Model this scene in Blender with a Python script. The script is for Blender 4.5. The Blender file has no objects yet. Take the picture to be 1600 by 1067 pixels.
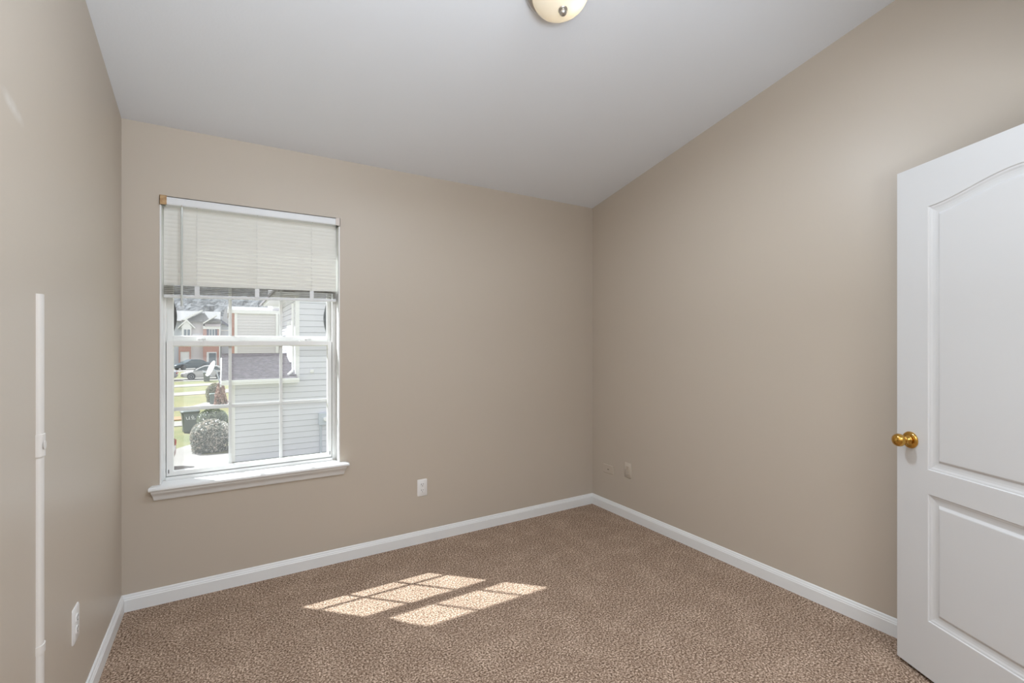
import bpy, math, random
from mathutils import Vector, Matrix
from mathutils.geometry import tessellate_polygon

S = bpy.context.scene
COL = S.collection
R = math.radians

# ------------------------------------------------------------------ camera
cam_d = bpy.data.cameras.new('camera'); cam = bpy.data.objects.new('camera', cam_d); COL.objects.link(cam)
cam.location = (0, 0, 1.337)
cam.rotation_euler = (R(90), 0, R(-31.3))
cam_d.sensor_width = 36; cam_d.lens = 736 / 1600 * 36
cam_d.clip_start = 0.02; cam_d.clip_end = 1000
S.camera = cam
# ------------------------------------------------------------------ look
S.view_settings.view_transform = 'Standard'; S.view_settings.look = 'None'
S.view_settings.gamma = 1; S.view_settings.use_curve_mapping = False
S.view_settings.exposure = 0.0
# ------------------------------------------------------------------ sky
world = bpy.data.worlds.new('world'); S.world = world; world.use_nodes = True
bg = world.node_tree.nodes['Background']
bg.inputs[0].default_value = (0.92, 0.95, 1.0, 1); bg.inputs[1].default_value = 1.15
# ------------------------------------------------------------------ sun
sun_d = bpy.data.lights.new('sun', 'SUN'); sun = bpy.data.objects.new('sun', sun_d); COL.objects.link(sun)
sun_d.energy = 11.5; sun_d.angle = R(0.6); sun_d.color = (0.90, 0.97, 1.0)
sun.rotation_euler = Vector((0.615, -0.606, -1.0)).to_track_quat('-Z', 'Y').to_euler()
sun.location = (-20, 20, 40)
# ------------------------------------------------------------------ added fill lights, no real fixtures
def area(name, loc, target, sx, sy, power, color=(1, 1, 1)):
    d = bpy.data.lights.new(name, 'AREA'); o = bpy.data.objects.new(name, d); COL.objects.link(o)
    d.shape = 'RECTANGLE'; d.size = sx; d.size_y = sy; d.energy = power; d.color = color
    o.location = loc
    o.rotation_euler = (Vector(target) - Vector(loc)).to_track_quat('-Z', 'Y').to_euler()
    return o
COOL = (0.86, 0.97, 1.10)
area('fill_light_rear', (1.2, -0.75, 2.8), (1.3, 1.9, 1.0), 1.3, 0.9, 45, COOL)  # unseen fill added behind the camera, aimed into the room
area('fill_light_up', (0.42, -0.55, 1.5), (0.42, -0.54, 3.0), 1.2, 0.9, 93, COOL)  # unseen fill added behind the camera, bounced off the ceiling

# ------------------------------------------------------------------ helpers
def tag(o, label=None, cat=None, group=None, kind=None):
    if label: o['label'] = label
    if cat: o['category'] = cat
    if group: o['group'] = group
    if kind: o['kind'] = kind
    return o

def empty(name, loc, rz=0.0, **k):
    o = bpy.data.objects.new(name, None); COL.objects.link(o)
    o.location = loc; o.rotation_euler = (0, 0, rz); o.empty_display_size = 0.1
    return tag(o, **k)

class MB:
    """collects faces, builds ONE mesh object"""
    def __init__(s): s.v = []; s.f = []; s.m = []
    def add(s, vs, fs, mi=0):
        b = len(s.v); s.v += [tuple(v) for v in vs]; s.f += [tuple(b + i for i in f) for f in fs]; s.m += [mi] * len(fs)
        return s
    def box(s, x0, x1, y0, y1, z0, z1, mi=0):
        v = [(x0, y0, z0), (x1, y0, z0), (x1, y1, z0), (x0, y1, z0), (x0, y0, z1), (x1, y0, z1), (x1, y1, z1), (x0, y1, z1)]
        return s.add(v, [(0, 3, 2, 1), (4, 5, 6, 7), (0, 1, 5, 4), (1, 2, 6, 5), (2, 3, 7, 6), (3, 0, 4, 7)], mi)
    def bevbox(s, x0, x1, y0, y1, z0, z1, b, mi=0):
        """box with chamfered edges"""
        vs = []
        for z, i in ((z0, b), (z0 + b, 0), (z1 - b, 0), (z1, b)):
            c = b
            xa, xb, ya, yb = x0 + i, x1 - i, y0 + i, y1 - i
            vs += [(xa + c, ya, z), (xb - c, ya, z), (xb, ya + c, z), (xb, yb - c, z), (xb - c, yb, z), (xa + c, yb, z), (xa, yb - c, z), (xa, ya + c, z)]
        fs = [tuple(reversed(range(8))), tuple(range(24, 32))]
        for r in range(3):
            for k in range(8):
                fs.append((r * 8 + k, r * 8 + (k + 1) % 8, r * 8 + 8 + (k + 1) % 8, r * 8 + 8 + k))
        return s.add(vs, fs, mi)
    def prism(s, poly, axis, a, b, mi=0):
        """poly of (u,v) extruded along axis; axis x: (u,v)=(y,z), y: (x,z), z: (x,y)"""
        def P(u, v, w): return {'x': (w, u, v), 'y': (u, w, v), 'z': (u, v, w)}[axis]
        n = len(poly)
        vs = [P(u, v, a) for u, v in poly] + [P(u, v, b) for u, v in poly]
        fs = [tuple(range(n)), tuple(range(2 * n - 1, n - 1, -1))]
        fs += [(i, n + i, n + (i + 1) % n, (i + 1) % n) for i in range(n)]
        return s.add(vs, fs, mi)
    def sweep(s, poly, path_a, path_b, mi=0):
        """same-count rings joined"""
        n = len(path_a)
        vs = list(path_a) + list(path_b)
        return s.add(vs, [tuple(range(n)), tuple(range(2 * n - 1, n - 1, -1))] + [(i, n + i, n + (i + 1) % n, (i + 1) % n) for i in range(n)], mi)
    def loft(s, rings, cap=True, closed=True, mi=0):
        n = len(rings[0]); vs = [p for r in rings for p in r]; fs = []
        for k in range(len(rings) - 1):
            for i in range(n if closed else n - 1):
                j = (i + 1) % n
                fs.append((k * n + i, k * n + j, k * n + n + j, k * n + n + i))
        if cap:
            fs.append(tuple(reversed(range(n)))); fs.append(tuple(range((len(rings) - 1) * n, len(rings) * n)))
        return s.add(vs, fs, mi)
    def lathe(s, prof, origin=(0, 0, 0), axis=(0, 0, 1), n=32, mi=0, cap=True):
        """prof list of (r, h)"""
        ax = Vector(axis).normalized(); q = ax.to_track_quat('Z', 'Y'); o = Vector(origin)
        rings = []
        for r, h in prof:
            r = max(r, 1e-5)
            rings.append([tuple(o + q @ Vector((r * math.cos(2 * math.pi * i / n), r * math.sin(2 * math.pi * i / n), h))) for i in range(n)])
        return s.loft(rings, cap, True, mi)
    def tube(s, pts, r, n=8, mi=0):
        pts = [Vector(p) for p in pts]; rings = []
        for i, p in enumerate(pts):
            d = (pts[min(i + 1, len(pts) - 1)] - pts[max(i - 1, 0)]).normalized()
            up = Vector((0, 0, 1)) if abs(d.z) < 0.9 else Vector((1, 0, 0))
            a = d.cross(up).normalized(); b = d.cross(a)
            rings.append([tuple(p + a * r * math.cos(2 * math.pi * k / n) + b * r * math.sin(2 * math.pi * k / n)) for k in range(n)])
        return s.loft(rings, True, True, mi)
    def build(s, name, mat, parent=None, smooth=None, bevel=None, recalc=True, origin=None):
        me = bpy.data.meshes.new(name)
        vs = s.v
        if origin is not None: vs = [(x - origin[0], y - origin[1], z - origin[2]) for x, y, z in vs]
        me.from_pydata(vs, [], s.f)
        for m in (mat if isinstance(mat, (list, tuple)) else [mat]): me.materials.append(m)
        me.polygons.foreach_set('material_index', s.m)
        if recalc:
            import bmesh
            bm = bmesh.new(); bm.from_mesh(me); bmesh.ops.recalc_face_normals(bm, faces=bm.faces); bm.to_mesh(me); bm.free()
        if smooth is not None:
            me.shade_smooth(); me.set_sharp_from_angle(angle=R(smooth))
        me.update()
        o = bpy.data.objects.new(name, me); COL.objects.link(o)
        if parent is not None: o.parent = parent
        if origin is not None: o.location = origin
        if bevel:
            md = o.modifiers.new('bevel', 'BEVEL'); md.width = bevel; md.segments = 2; md.limit_method = 'ANGLE'; md.angle_limit = R(40)
        return o

def nodes_of(name):
    m = bpy.data.materials.new(name); m.use_nodes = True
    nt = m.node_tree; return m, nt, nt.nodes['Principled BSDF']

def mat(name, color, rough=0.5, metal=0.0, spec=0.5, noise=None, bump=None, alpha=None):
    """noise=(scale, second colour, detail, lo, hi); bump=(scale, strength, distance)"""
    m, nt, b = nodes_of(name)
    b.inputs['Base Color'].default_value = (*color, 1); b.inputs['Roughness'].default_value = rough
    b.inputs['Metallic'].default_value = metal; b.inputs['Specular IOR Level'].default_value = spec
    tc = nt.nodes.new('ShaderNodeTexCoord')
    if noise:
        n = nt.nodes.new('ShaderNodeTexNoise'); n.inputs['Scale'].default_value = noise[0]; n.inputs['Detail'].default_value = noise[2]
        nt.links.new(tc.outputs['Object'], n.inputs['Vector'])
        cr = nt.nodes.new('ShaderNodeValToRGB')
        cr.color_ramp.elements[0].position = noise[3]; cr.color_ramp.elements[1].position = noise[4]
        cr.color_ramp.elements[0].color = (*color, 1); cr.color_ramp.elements[1].color = (*noise[1], 1)
        nt.links.new(n.outputs['Fac'], cr.inputs[0]); nt.links.new(cr.outputs[0], b.inputs['Base Color'])
    if bump:
        n = nt.nodes.new('ShaderNodeTexNoise'); n.inputs['Scale'].default_value = bump[0]; n.inputs['Detail'].default_value = 3
        nt.links.new(tc.outputs['Object'], n.inputs['Vector'])
        bp = nt.nodes.new('ShaderNodeBump'); bp.inputs['Strength'].default_value = bump[1]; bp.inputs['Distance'].default_value = bump[2]
        nt.links.new(n.outputs['Fac'], bp.inputs['Height']); nt.links.new(bp.outputs[0], b.inputs['Normal'])
    return m

def translucent_mat(name, color, trans, rough=0.5, fac=0.4):
    m, nt, b = nodes_of(name)
    b.inputs['Base Color'].default_value = (*color, 1); b.inputs['Roughness'].default_value = rough
    t = nt.nodes.new('ShaderNodeBsdfTranslucent'); t.inputs[0].default_value = (*trans, 1)
    mx = nt.nodes.new('ShaderNodeMixShader'); mx.inputs[0].default_value = fac
    nt.links.new(b.outputs[0], mx.inputs[1]); nt.links.new(t.outputs[0], mx.inputs[2])
    nt.links.new(mx.outputs[0], nt.nodes['Material Output'].inputs[0]); return m

def glass_mat():
    m, nt, b = nodes_of('window_glass'); nt.nodes.remove(b)
    t = nt.nodes.new('ShaderNodeBsdfTransparent'); t.inputs[0].default_value = (0.985, 0.99, 0.99, 1)
    g = nt.nodes.new('ShaderNodeBsdfGlossy'); g.inputs['Roughness'].default_value = 0.02
    lw = nt.nodes.new('ShaderNodeLayerWeight'); lw.inputs[0].default_value = 0.5
    pw = nt.nodes.new('ShaderNodeMath'); pw.operation = 'POWER'; pw.inputs[1].default_value = 5
    f = nt.nodes.new('ShaderNodeMath'); f.operation = 'MULTIPLY_ADD'; f.inputs[1].default_value = 0.6; f.inputs[2].default_value = 0.02
    nt.links.new(lw.outputs['Facing'], pw.inputs[0]); nt.links.new(pw.outputs[0], f.inputs[0])
    mx = nt.nodes.new('ShaderNodeMixShader')
    du = nt.nodes.new('ShaderNodeBsdfTranslucent'); du.inputs[0].default_value = (0.9, 0.92, 0.95, 1)
    m2 = nt.nodes.new('ShaderNodeMixShader'); m2.inputs[0].default_value = 0.035
    nt.links.new(t.outputs[0], m2.inputs[1]); nt.links.new(du.outputs[0], m2.inputs[2])
    nt.links.new(f.outputs[0], mx.inputs[0]); nt.links.new(m2.outputs[0], mx.inputs[1]); nt.links.new(g.outputs[0], mx.inputs[2])
    nt.links.new(mx.outputs[0], nt.nodes['Material Output'].inputs[0]); return m

def carpet_mat():
    m, nt, b = nodes_of('carpet'); b.inputs['Roughness'].default_value = 1.0; b.inputs['Specular IOR Level'].default_value = 0.05
    tc = nt.nodes.new('ShaderNodeTexCoord')
    n = nt.nodes.new('ShaderNodeTexNoise'); n.inputs['Scale'].default_value = 125; n.inputs['Detail'].default_value = 4; n.inputs['Roughness'].default_value = 0.72
    cr = nt.nodes.new('ShaderNodeValToRGB'); e = cr.color_ramp.elements
    e[0].position = 0.385; e[0].color = (0.105, 0.066, 0.043, 1); e[1].position = 0.635; e[1].color = (0.80, 0.64, 0.51, 1)
    k = e.new(0.5); k.color = (0.328, 0.226, 0.163, 1)
    big = nt.nodes.new('ShaderNodeTexNoise'); big.inputs['Scale'].default_value = 7; big.inputs['Detail'].default_value = 5
    cb = nt.nodes.new('ShaderNodeValToRGB'); cb.color_ramp.elements[0].position = 0.45; cb.color_ramp.elements[1].position = 0.72
    cb.color_ramp.elements[0].color = (0.97, 0.95, 0.93, 1); cb.color_ramp.elements[1].color = (1.17, 1.17, 1.16, 1)
    mx = nt.nodes.new('ShaderNodeMix'); mx.data_type = 'RGBA'; mx.blend_type = 'MULTIPLY'; mx.inputs[0].default_value = 1
    for q in (n, big): nt.links.new(tc.outputs['Object'], q.inputs['Vector'])
    nt.links.new(n.outputs['Fac'], cr.inputs[0]); nt.links.new(big.outputs['Fac'], cb.inputs[0])
    nt.links.new(cr.outputs[0], mx.inputs[6]); nt.links.new(cb.outputs[0], mx.inputs[7]); nt.links.new(mx.outputs[2], b.inputs['Base Color'])
    bp = nt.nodes.new('ShaderNodeBump'); bp.inputs['Strength'].default_value = 0.6; bp.inputs['Distance'].default_value = 0.008
    nt.links.new(n.outputs['Fac'], bp.inputs['Height']); nt.links.new(bp.outputs[0], b.inputs['Normal'])
    return m

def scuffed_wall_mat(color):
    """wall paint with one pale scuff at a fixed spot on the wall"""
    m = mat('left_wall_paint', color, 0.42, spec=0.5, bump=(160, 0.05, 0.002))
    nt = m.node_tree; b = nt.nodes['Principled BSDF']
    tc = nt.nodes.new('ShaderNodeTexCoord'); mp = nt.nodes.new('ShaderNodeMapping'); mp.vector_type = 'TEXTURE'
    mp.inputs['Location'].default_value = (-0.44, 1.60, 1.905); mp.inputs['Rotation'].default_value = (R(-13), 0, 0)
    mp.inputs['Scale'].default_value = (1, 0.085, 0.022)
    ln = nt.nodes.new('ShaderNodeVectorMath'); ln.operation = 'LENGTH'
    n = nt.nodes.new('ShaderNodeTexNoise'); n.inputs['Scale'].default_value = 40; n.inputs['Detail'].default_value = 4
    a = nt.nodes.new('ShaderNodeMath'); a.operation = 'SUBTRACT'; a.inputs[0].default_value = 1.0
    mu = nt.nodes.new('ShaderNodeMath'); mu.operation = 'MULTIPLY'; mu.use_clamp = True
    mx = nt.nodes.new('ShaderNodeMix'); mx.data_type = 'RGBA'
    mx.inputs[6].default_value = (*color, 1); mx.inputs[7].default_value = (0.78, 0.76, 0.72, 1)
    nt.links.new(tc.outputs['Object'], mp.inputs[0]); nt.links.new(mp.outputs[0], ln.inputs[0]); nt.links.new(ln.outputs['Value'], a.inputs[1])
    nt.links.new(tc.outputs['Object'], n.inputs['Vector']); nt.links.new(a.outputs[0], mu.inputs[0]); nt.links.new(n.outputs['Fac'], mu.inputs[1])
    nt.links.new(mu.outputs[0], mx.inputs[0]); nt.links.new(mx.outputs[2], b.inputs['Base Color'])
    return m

WALLC = (0.545, 0.475, 0.395)
M = dict(
    wall=mat('wall_paint', WALLC, 0.42, spec=0.5, bump=(160, 0.05, 0.002)),
    wall_l=scuffed_wall_mat(WALLC),
    ceil=mat('ceiling_paint', (0.785, 0.80, 0.825), 0.8, spec=0.2, bump=(90, 0.12, 0.003)),
    carpet=carpet_mat(),
    trim=mat('white_trim', (0.82, 0.82, 0.81), 0.35),
    vinyl=mat('white_vinyl', (0.86, 0.86, 0.84), 0.4),
    door=mat('door_paint', (0.69, 0.685, 0.68), 0.38),
    brass=mat('brass', (0.62, 0.36, 0.085), 0.16, metal=1.0),
    blind=translucent_mat('blind_vinyl', (0.90, 0.89, 0.84), (0.85, 0.84, 0.79), 0.5, 0.12),
    rail=mat('blind_rail', (0.78, 0.79, 0.80), 0.35),
    stack=mat('slat_stack', (0.42, 0.39, 0.35), 0.6, noise=(25, (0.60, 0.57, 0.52), 3, 0.35, 0.7)),
    wand=mat('clear_grey_plastic', (0.62, 0.65, 0.62), 0.2),
    cord=mat('white_cord', (0.85, 0.85, 0.83), 0.7),
    tape=mat('brown_bracket', (0.42, 0.24, 0.10), 0.5, noise=(60, (0.55, 0.36, 0.18), 2, 0.4, 0.6)),
    clip=mat('beige_clip', (0.62, 0.54, 0.48), 0.3),
    black=mat('black_rubber', (0.012, 0.012, 0.014), 0.5),
    glass=glass_mat(),
    plate=mat('white_plate', (0.82, 0.80, 0.78), 0.3),
    slot=mat('dark_slot', (0.03, 0.025, 0.02), 0.6),
    steel=mat('brushed_nickel', (0.55, 0.53, 0.50), 0.28, metal=1.0),
    beige=mat('beige_paint', (0.56, 0.485, 0.40), 0.4),
    cordcover=mat('cord_cover_plastic', (0.75, 0.71, 0.665), 0.35),
    # outside
    siding=mat('pale_siding', (0.71, 0.71, 0.765), 0.6),
    xtrim=mat('exterior_trim', (0.86, 0.86, 0.86), 0.5),
    shingle=mat('mauve_shingle', (0.145, 0.128, 0.14), 0.9, noise=(9, (0.225, 0.20, 0.215), 5, 0.35, 0.65)),
    lightroof=mat('pale_shingle', (0.21, 0.205, 0.205), 0.9, noise=(4, (0.26, 0.25, 0.25), 5, 0.35, 0.65)),
    brick=mat('red_brick', (0.50, 0.27, 0.24), 0.9, noise=(8, (0.62, 0.40, 0.36), 4, 0.35, 0.65)),
    cream=mat('cream_siding', (0.72, 0.69, 0.71), 0.7),
    greys=mat('grey_siding', (0.62, 0.65, 0.72), 0.7),
    pane=mat('dark_pane', (0.20, 0.23, 0.27), 0.1),
    shutter=mat('shutter', (0.16, 0.16, 0.22), 0.5),
    concrete=mat('concrete', (0.245, 0.225, 0.205), 0.9, noise=(1.2, (0.275, 0.255, 0.235), 5, 0.3, 0.7)),
    grass=mat('lawn_grass', (0.150, 0.160, 0.070), 0.95, noise=(0.9, (0.225, 0.20, 0.095), 8, 0.35, 0.7), bump=(12, 0.6, 0.08)),
    mulch=mat('mulch', (0.36, 0.22, 0.12), 0.95, noise=(20, (0.28, 0.16, 0.09), 4, 0.4, 0.6)),
    woods=mat('bare_woods', (0.05, 0.052, 0.058), 1.0, noise=(0.55, (0.15, 0.152, 0.16), 10, 0.40, 0.62), bump=(1.5, .8, .5)),
    bin=mat('dark_green_bin', (0.125, 0.138, 0.130), 0.5),
    bin2=mat('grey_green_bin', (0.16, 0.20, 0.185), 0.5),
    white=mat('white_paint', (0.85, 0.85, 0.86), 0.4),
    tyre=mat('tyre', (0.03, 0.03, 0.035), 0.8),
    rim=mat('alloy_rim', (0.62, 0.63, 0.68), 0.35, metal=0.3),
    cglass=mat('car_glass', (0.07, 0.09, 0.10), 0.06),
    tail=mat('tail_light', (0.45, 0.03, 0.03), 0.2),
    lamp=mat('headlight', (0.75, 0.77, 0.8), 0.15),
    pdark=mat('dark_blue_grey_car_paint', (0.055, 0.075, 0.095), 0.22),
    pwhite=mat('champagne_car_paint', (0.48, 0.47, 0.47), 0.25),
    pvan=mat('white_car_paint', (0.60, 0.60, 0.61), 0.25),
    pgrey=mat('grey_car_paint', (0.34, 0.34, 0.38), 0.25),
    pred=mat('red_car_paint', (0.20, 0.03, 0.03), 0.2),
    meter=mat('meter_grey', (0.52, 0.56, 0.63), 0.5),
    core=mat('shrub_core', (0.12, 0.125, 0.10), 1.0),
    leaf_a=mat('silvery_leaves', (0.27, 0.28, 0.235), 0.35, noise=(9, (0.66, 0.58, 0.49), 3, 0.42, 0.64)),
    leaf_b=mat('dark_green_leaves', (0.15, 0.18, 0.12), 0.4, noise=(4, (0.30, 0.32, 0.22), 3, 0.42, 0.62)),
    leaf_c=mat('olive_leaves', (0.28, 0.29, 0.20), 0.6, noise=(4, (0.42, 0.40, 0.30), 3, 0.42, 0.6)),
    leaf_d=mat('russet_leaves', (0.42, 0.24, 0.21), 0.6, noise=(8, (0.70, 0.52, 0.45), 3, 0.42, 0.6)),
)
def dome_mat():
    m = translucent_mat('frosted_cream_glass', (0.80, 0.77, 0.70), (0.95, 0.90, 0.80), 0.18, 0.35)
    return m
def bulb_mat():
    m, nt, b = nodes_of('glowing_bulb'); b.inputs['Base Color'].default_value = (1, 1, 1, 1)
    b.inputs['Emission Color'].default_value = (1.0, 0.95, 0.86, 1); b.inputs['Emission Strength'].default_value = 42; return m
M['dome'] = dome_mat(); M['bulb'] = bulb_mat()

# ------------------------------------------------------------------ room shell
XL, XR, YB, YN = -0.44, 2.597, 2.99, -1.5
SL = 0.216
def zc(y): return 2.44 + SL * (YB - y)

tag(MB().box(XL - .12, XR + .12, YN - .12, YB + .18, -.2, 0).build('floor', M['carpet']), kind='structure')
MB_c = MB().prism([(YN - .12, zc(YN - .12)), (YB + .18, zc(YB + .18)), (YB + .18, zc(YB + .18) + .15), (YN - .12, zc(YN - .12) + .15)], 'x', XL - .12, XR + .12)
tag(MB_c.build('ceiling', M['ceil']), kind='structure')
side_poly = [(YN, 0), (YB, 0), (YB, zc(YB)), (YN, zc(YN))]
tag(MB().prism(side_poly, 'x', XL - .12, XL).build('wall_left', M['wall_l']), kind='structure')
tag(MB().prism(side_poly, 'x', XR, XR + .12).build('wall_right', M['wall']), kind='structure')
WX0, WX1, WZ0, WZ1 = -.288, .593, .585, 2.085
wb = MB()
y0, y1 = YB, YB + .18
wb.box(XL - .12, WX0, y0, y1, 0, 2.40); wb.box(WX1, XR + .12, y0, y1, 0, 2.40)
wb.box(WX0, WX1, y0, y1, 0, WZ0); wb.box(WX0, WX1, y0, y1, WZ1, 2.40)
wb.prism([(y0, 2.40), (y1, 2.40), (y1, zc(y1)), (y0, zc(y0))], 'x', XL - .12, XR + .12)
tag(wb.build('wall_back', M['wall']), kind='structure')
tag(MB().prism([(YN - .12, 0), (YN, 0), (YN, zc(YN)), (YN - .12, zc(YN - .12))], 'x', XL - .12, XR + .12).build('wall_rear', M['wall']), kind='structure')
# partition with the doorway the open door belongs to
wn = MB(); ya, yb = -.10, .02
for xa, xb, za in ((.95, 1.09, 0), (2.02, XR, 0), (1.09, 2.02, 2.06)):
    wn.prism([(ya, za), (yb, za), (yb, zc(yb)), (ya, zc(ya))], 'x', xa, xb)
tag(wn.build('wall_near', M['wall']), kind='structure')

# baseboards
BB = [(0, 0), (.014, 0), (.014, .058), (.0115, .062), (.0115, .066), (.008, .071), (.006, .079), (.003, .082), (0, .082)]
tag(MB().prism([(YB - u, v) for u, v in BB], 'x', XL, XR).build('baseboard_back', M['trim']), kind='structure')
tag(MB().prism([(XL + u, v) for u, v in BB], 'y', YN, YB - .0).build('baseboard_left', M['trim']), kind='structure')
tag(MB().prism([(XR - u, v) for u, v in BB], 'y', .02, YB - .0).build('baseboard_right', M['trim']), kind='structure')
# ceiling corner caulk line is left to the light

# ------------------------------------------------------------------ window
win = empty('window_1', (0.15, 3.05, .61), kind='structure')
def wpart(mb, name, m, parent=win, label=None, **k):
    o = mb.build(name, m, None, origin=(0.15, 3.05, .61), **k)
    o.parent = parent; o.location = (0, 0, 0)
    if label: o['label'] = label
    return o
jm = MB()
jm.box(WX0, WX0 + .007, 2.987, 3.07, .605, 2.036); jm.box(WX1 - .007, WX1, 2.987, 3.07, .605, 2.036)
wpart(jm, 'jamb', M['trim'], bevel=.001)
FL, FR = -.270, .563
fr = MB()
fr.box(WX0, FL, 3.07, 3.165, .605, WZ1); fr.box(FR, WX1, 3.07, 3.165, .605, WZ1)
fr.box(FL, FR, 3.07, 3.165, 2.062, WZ1)
fr.prism([(3.058, .605), (3.165, .605), (3.165, .612), (3.10, .624), (3.058, .620)], 'x', FL, FR)
fr.box(FR, WX1 - .007, 3.052, 3.07, 1.58, WZ1 - .007)  # hidden strip added to stop sun leaking past the blind's right end
# raised track ribs
for x in (FL, FR - .004): fr.box(x, x + .004, 3.101, 3.106, .63, 2.062)
wpart(fr, 'frame', M['vinyl'], bevel=.0015)

def sash(name, x0, x1, z0, z1, gx0, gx1, gz0, gz1, ya, yb, yg, mx, hz):
    o = MB()
    o.box(x0, gx0, ya, yb, z0, z1); o.box(gx1, x1, ya, yb, z0, z1)
    o.box(gx0, gx1, ya, yb, z0, gz0); o.box(gx0, gx1, ya, yb, gz1, z1)
    # glazing bead, sloped
    r0 = [(gx0, ya + .006, gz0), (gx1, ya + .006, gz0), (gx1, ya + .006, gz1), (gx0, ya + .006, gz1)]
    b = .003
    r1 = [(gx0 + b, yg - .004, gz0 + b), (gx1 - b, yg - .004, gz0 + b), (gx1 - b, yg - .004, gz1 - b), (gx0 + b, yg - .004, gz1 - b)]
    o.loft([r0, r1], cap=False)
    s = wpart(o, name, M['vinyl'], bevel=.0015)
    wpart(MB().box(gx0, gx1, yg - .002, yg + .002, gz0, gz1), 'pane', M['glass'], s)
    g = MB()
    for x in mx: g.box(x - .008, x + .008, yg + .004, yg + .011, gz0, gz1)
    g.box(gx0, gx1, yg + .0045, yg + .0105, hz - .010, hz + .010)
    wpart(g, 'muntin_grid', M['vinyl'], s)
    return s
low = sash('lower_sash', FL + .003, FR - .003, .625, 1.340, -.238, .537, .648, 1.313, 3.068, 3.100, 3.088, (.0218, .280), .974)
upp = sash('upper_sash', FL + .004, FR - .004, 1.330, 2.061, -.241, .540, 1.366, 2.03, 3.107, 3.138, 3.123, (.0220, .283), 1.765)
for x in (-.121, .415):
    l = MB()
    l.box(x - .035, x + .035, 3.072, 3.096, 1.340, 1.344); l.lathe([(.013, 0), (.013, .008), (.009, .011), (.001, .012)], (x, 3.084, 1.344), n=16)
    l.prism([(x - .005, 3.078), (x + .03, 3.074), (x + .032, 3.08), (x + .005, 3.09)], 'z', 1.346, 1.353)
    wpart(l, 'sash_lock', M['vinyl'], low, smooth=35)
for x in (FL + .013, FR - .013):
    wpart(MB().box(x - .0015, x + .0015, 3.0665, 3.069, .640, .660), 'weep_slot', M['slot'], low)
def crescent(xe, sgn, z0, z1, bow):
    n = 14; a = []
    for i in range(n + 1):
        t = i / n; a.append((xe + sgn * bow * math.sin(math.pi * t) ** 1.3, z0 + (z1 - z0) * t))
    return [(xe - sgn * .004, z0)] + a + [(xe - sgn * .004, z1)]
wpart(MB().prism(crescent(-.241, 1, 1.378, 1.565, .015), 'y', 3.139, 3.145), 'screen_edge', M['black'], label='bowed black edge of the insect screen')
wpart(MB().prism(crescent(.542, -1, 1.378, 1.585, .017), 'y', 3.139, 3.145), 'screen_edge', M['black'], label='bowed black edge of the insect screen')
# stool with moulded nosing and mitred returns
st = MB()
prof = [(3.03, .583), (2.948, .583), (2.941, .586), (2.938, .592), (2.940, .600), (2.947, .605), (3.03, .605)]
def stool_ring(y_, z_, inset): return y_, z_, inset
xa, xb = -.330, .640
ra = [(xa + (y_ - 2.938) * .25 if y_ < 2.99 else xa + .013, y_, z_) for y_, z_ in prof]
rb = [(xb - (y_ - 2.938) * .25 if y_ < 2.99 else xb - .013, y_, z_) for y_, z_ in prof]
clip = lambda L, side: [((max(p[0], WX0 + .001) if side < 0 else min(p[0], WX1 - .001)) if p[1] > 2.99 else p[0], p[1], p[2]) for p in L]
# nose part in front of the wall and tongue inside the opening
nose = [(2.9895, .583), (2.948, .583), (2.941, .586), (2.938, .592), (2.940, .600), (2.947, .605), (2.9895, .605)]
st.sweep(None, [(xa + (y_ - 2.938) * .22, y_, z_) for y_, z_ in nose], [(xb - (y_ - 2.938) * .22, y_, z_) for y_, z_ in nose])
st.box(WX0 + .001, WX1 - .001, 2.9895, 3.065, .586, .605)
wpart(st, 'stool', M['trim'], smooth=30)
ap = MB()
app = [(2.9895, .583), (2.953, .583), (2.953, .574), (2.958, .566), (2.968, .560), (2.974, .552), (2.976, .540), (2.978, .534), (2.981, .530), (2.9895, .530)]
def ax_(z, s): 
    t = (.583 - z) / .053
    return (-.322 + .012 * t) if s < 0 else (.628 - .013 * t)
ap.sweep(None, [(ax_(z, -1), y_, z) for y_, z in app], [(ax_(z, 1), y_, z) for y_, z in app])
wpart(ap, 'apron', M['trim'], smooth=30)

# ------------------------------------------------------------------ blind
bl = empty('window_blind', (.15, 2.98, 1.55), label='cream slatted blind pulled halfway up over the upper window sash', cat='blind')
def bpart(mb, name, m, parent=bl, label=None, **k):
    o = mb.build(name, m, None, origin=(.15, 2.98, 1.55), **k); o.parent = parent; o.location = (0, 0, 0)
    if label: o['label'] = label
    return o
bx0, bx1 = -.274, .577
BY = 3.031                                   # plane the slats hang in
HY0, HY1 = 2.982, 3.043
hr = MB()
hr.prism([(HY0, 2.041), (HY0 - .002, 2.047), (HY0 - .002, 2.072), (HY0 + .001, 2.079), (HY1, 2.082), (HY1, 2.078), (HY0 + .004, 2.075), (HY0 + .003, 2.047), (HY0 + .005, 2.044), (HY1, 2.044), (HY1, 2.040), (HY0 + .003, 2.040)], 'x', -.262, .570)
bpart(hr, 'headrail', M['rail'])
def bracket(x0, x1, name, m, lab):
    b = MB(); b.box(x0, x1, HY0 - .006, HY0 - .003, 2.038, 2.081); b.box(x0, x1, HY0 - .006, HY1, 2.082, 2.0845)
    b.box(x0 if x0 < 0 else x1 - .002, x0 + .002 if x0 < 0 else x1, HY0 - .006, HY1, 2.0365, 2.0845)
    b.box(x0 + .004, x1 - .004, HY0 - .009, HY0 - .006, 2.0365, 2.044)
    bpart(b, name, m, label=lab)
bracket(-.2875, -.258, 'bracket', M['tape'], 'brown end bracket')
bracket(.568, .5925, 'bracket', M['clip'], 'pale beige end bracket')
sl = MB()
pitch = .0212; zt = 2.036; zb_ = 1.638
nsl = int((zt - zb_) / pitch) + 1
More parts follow.
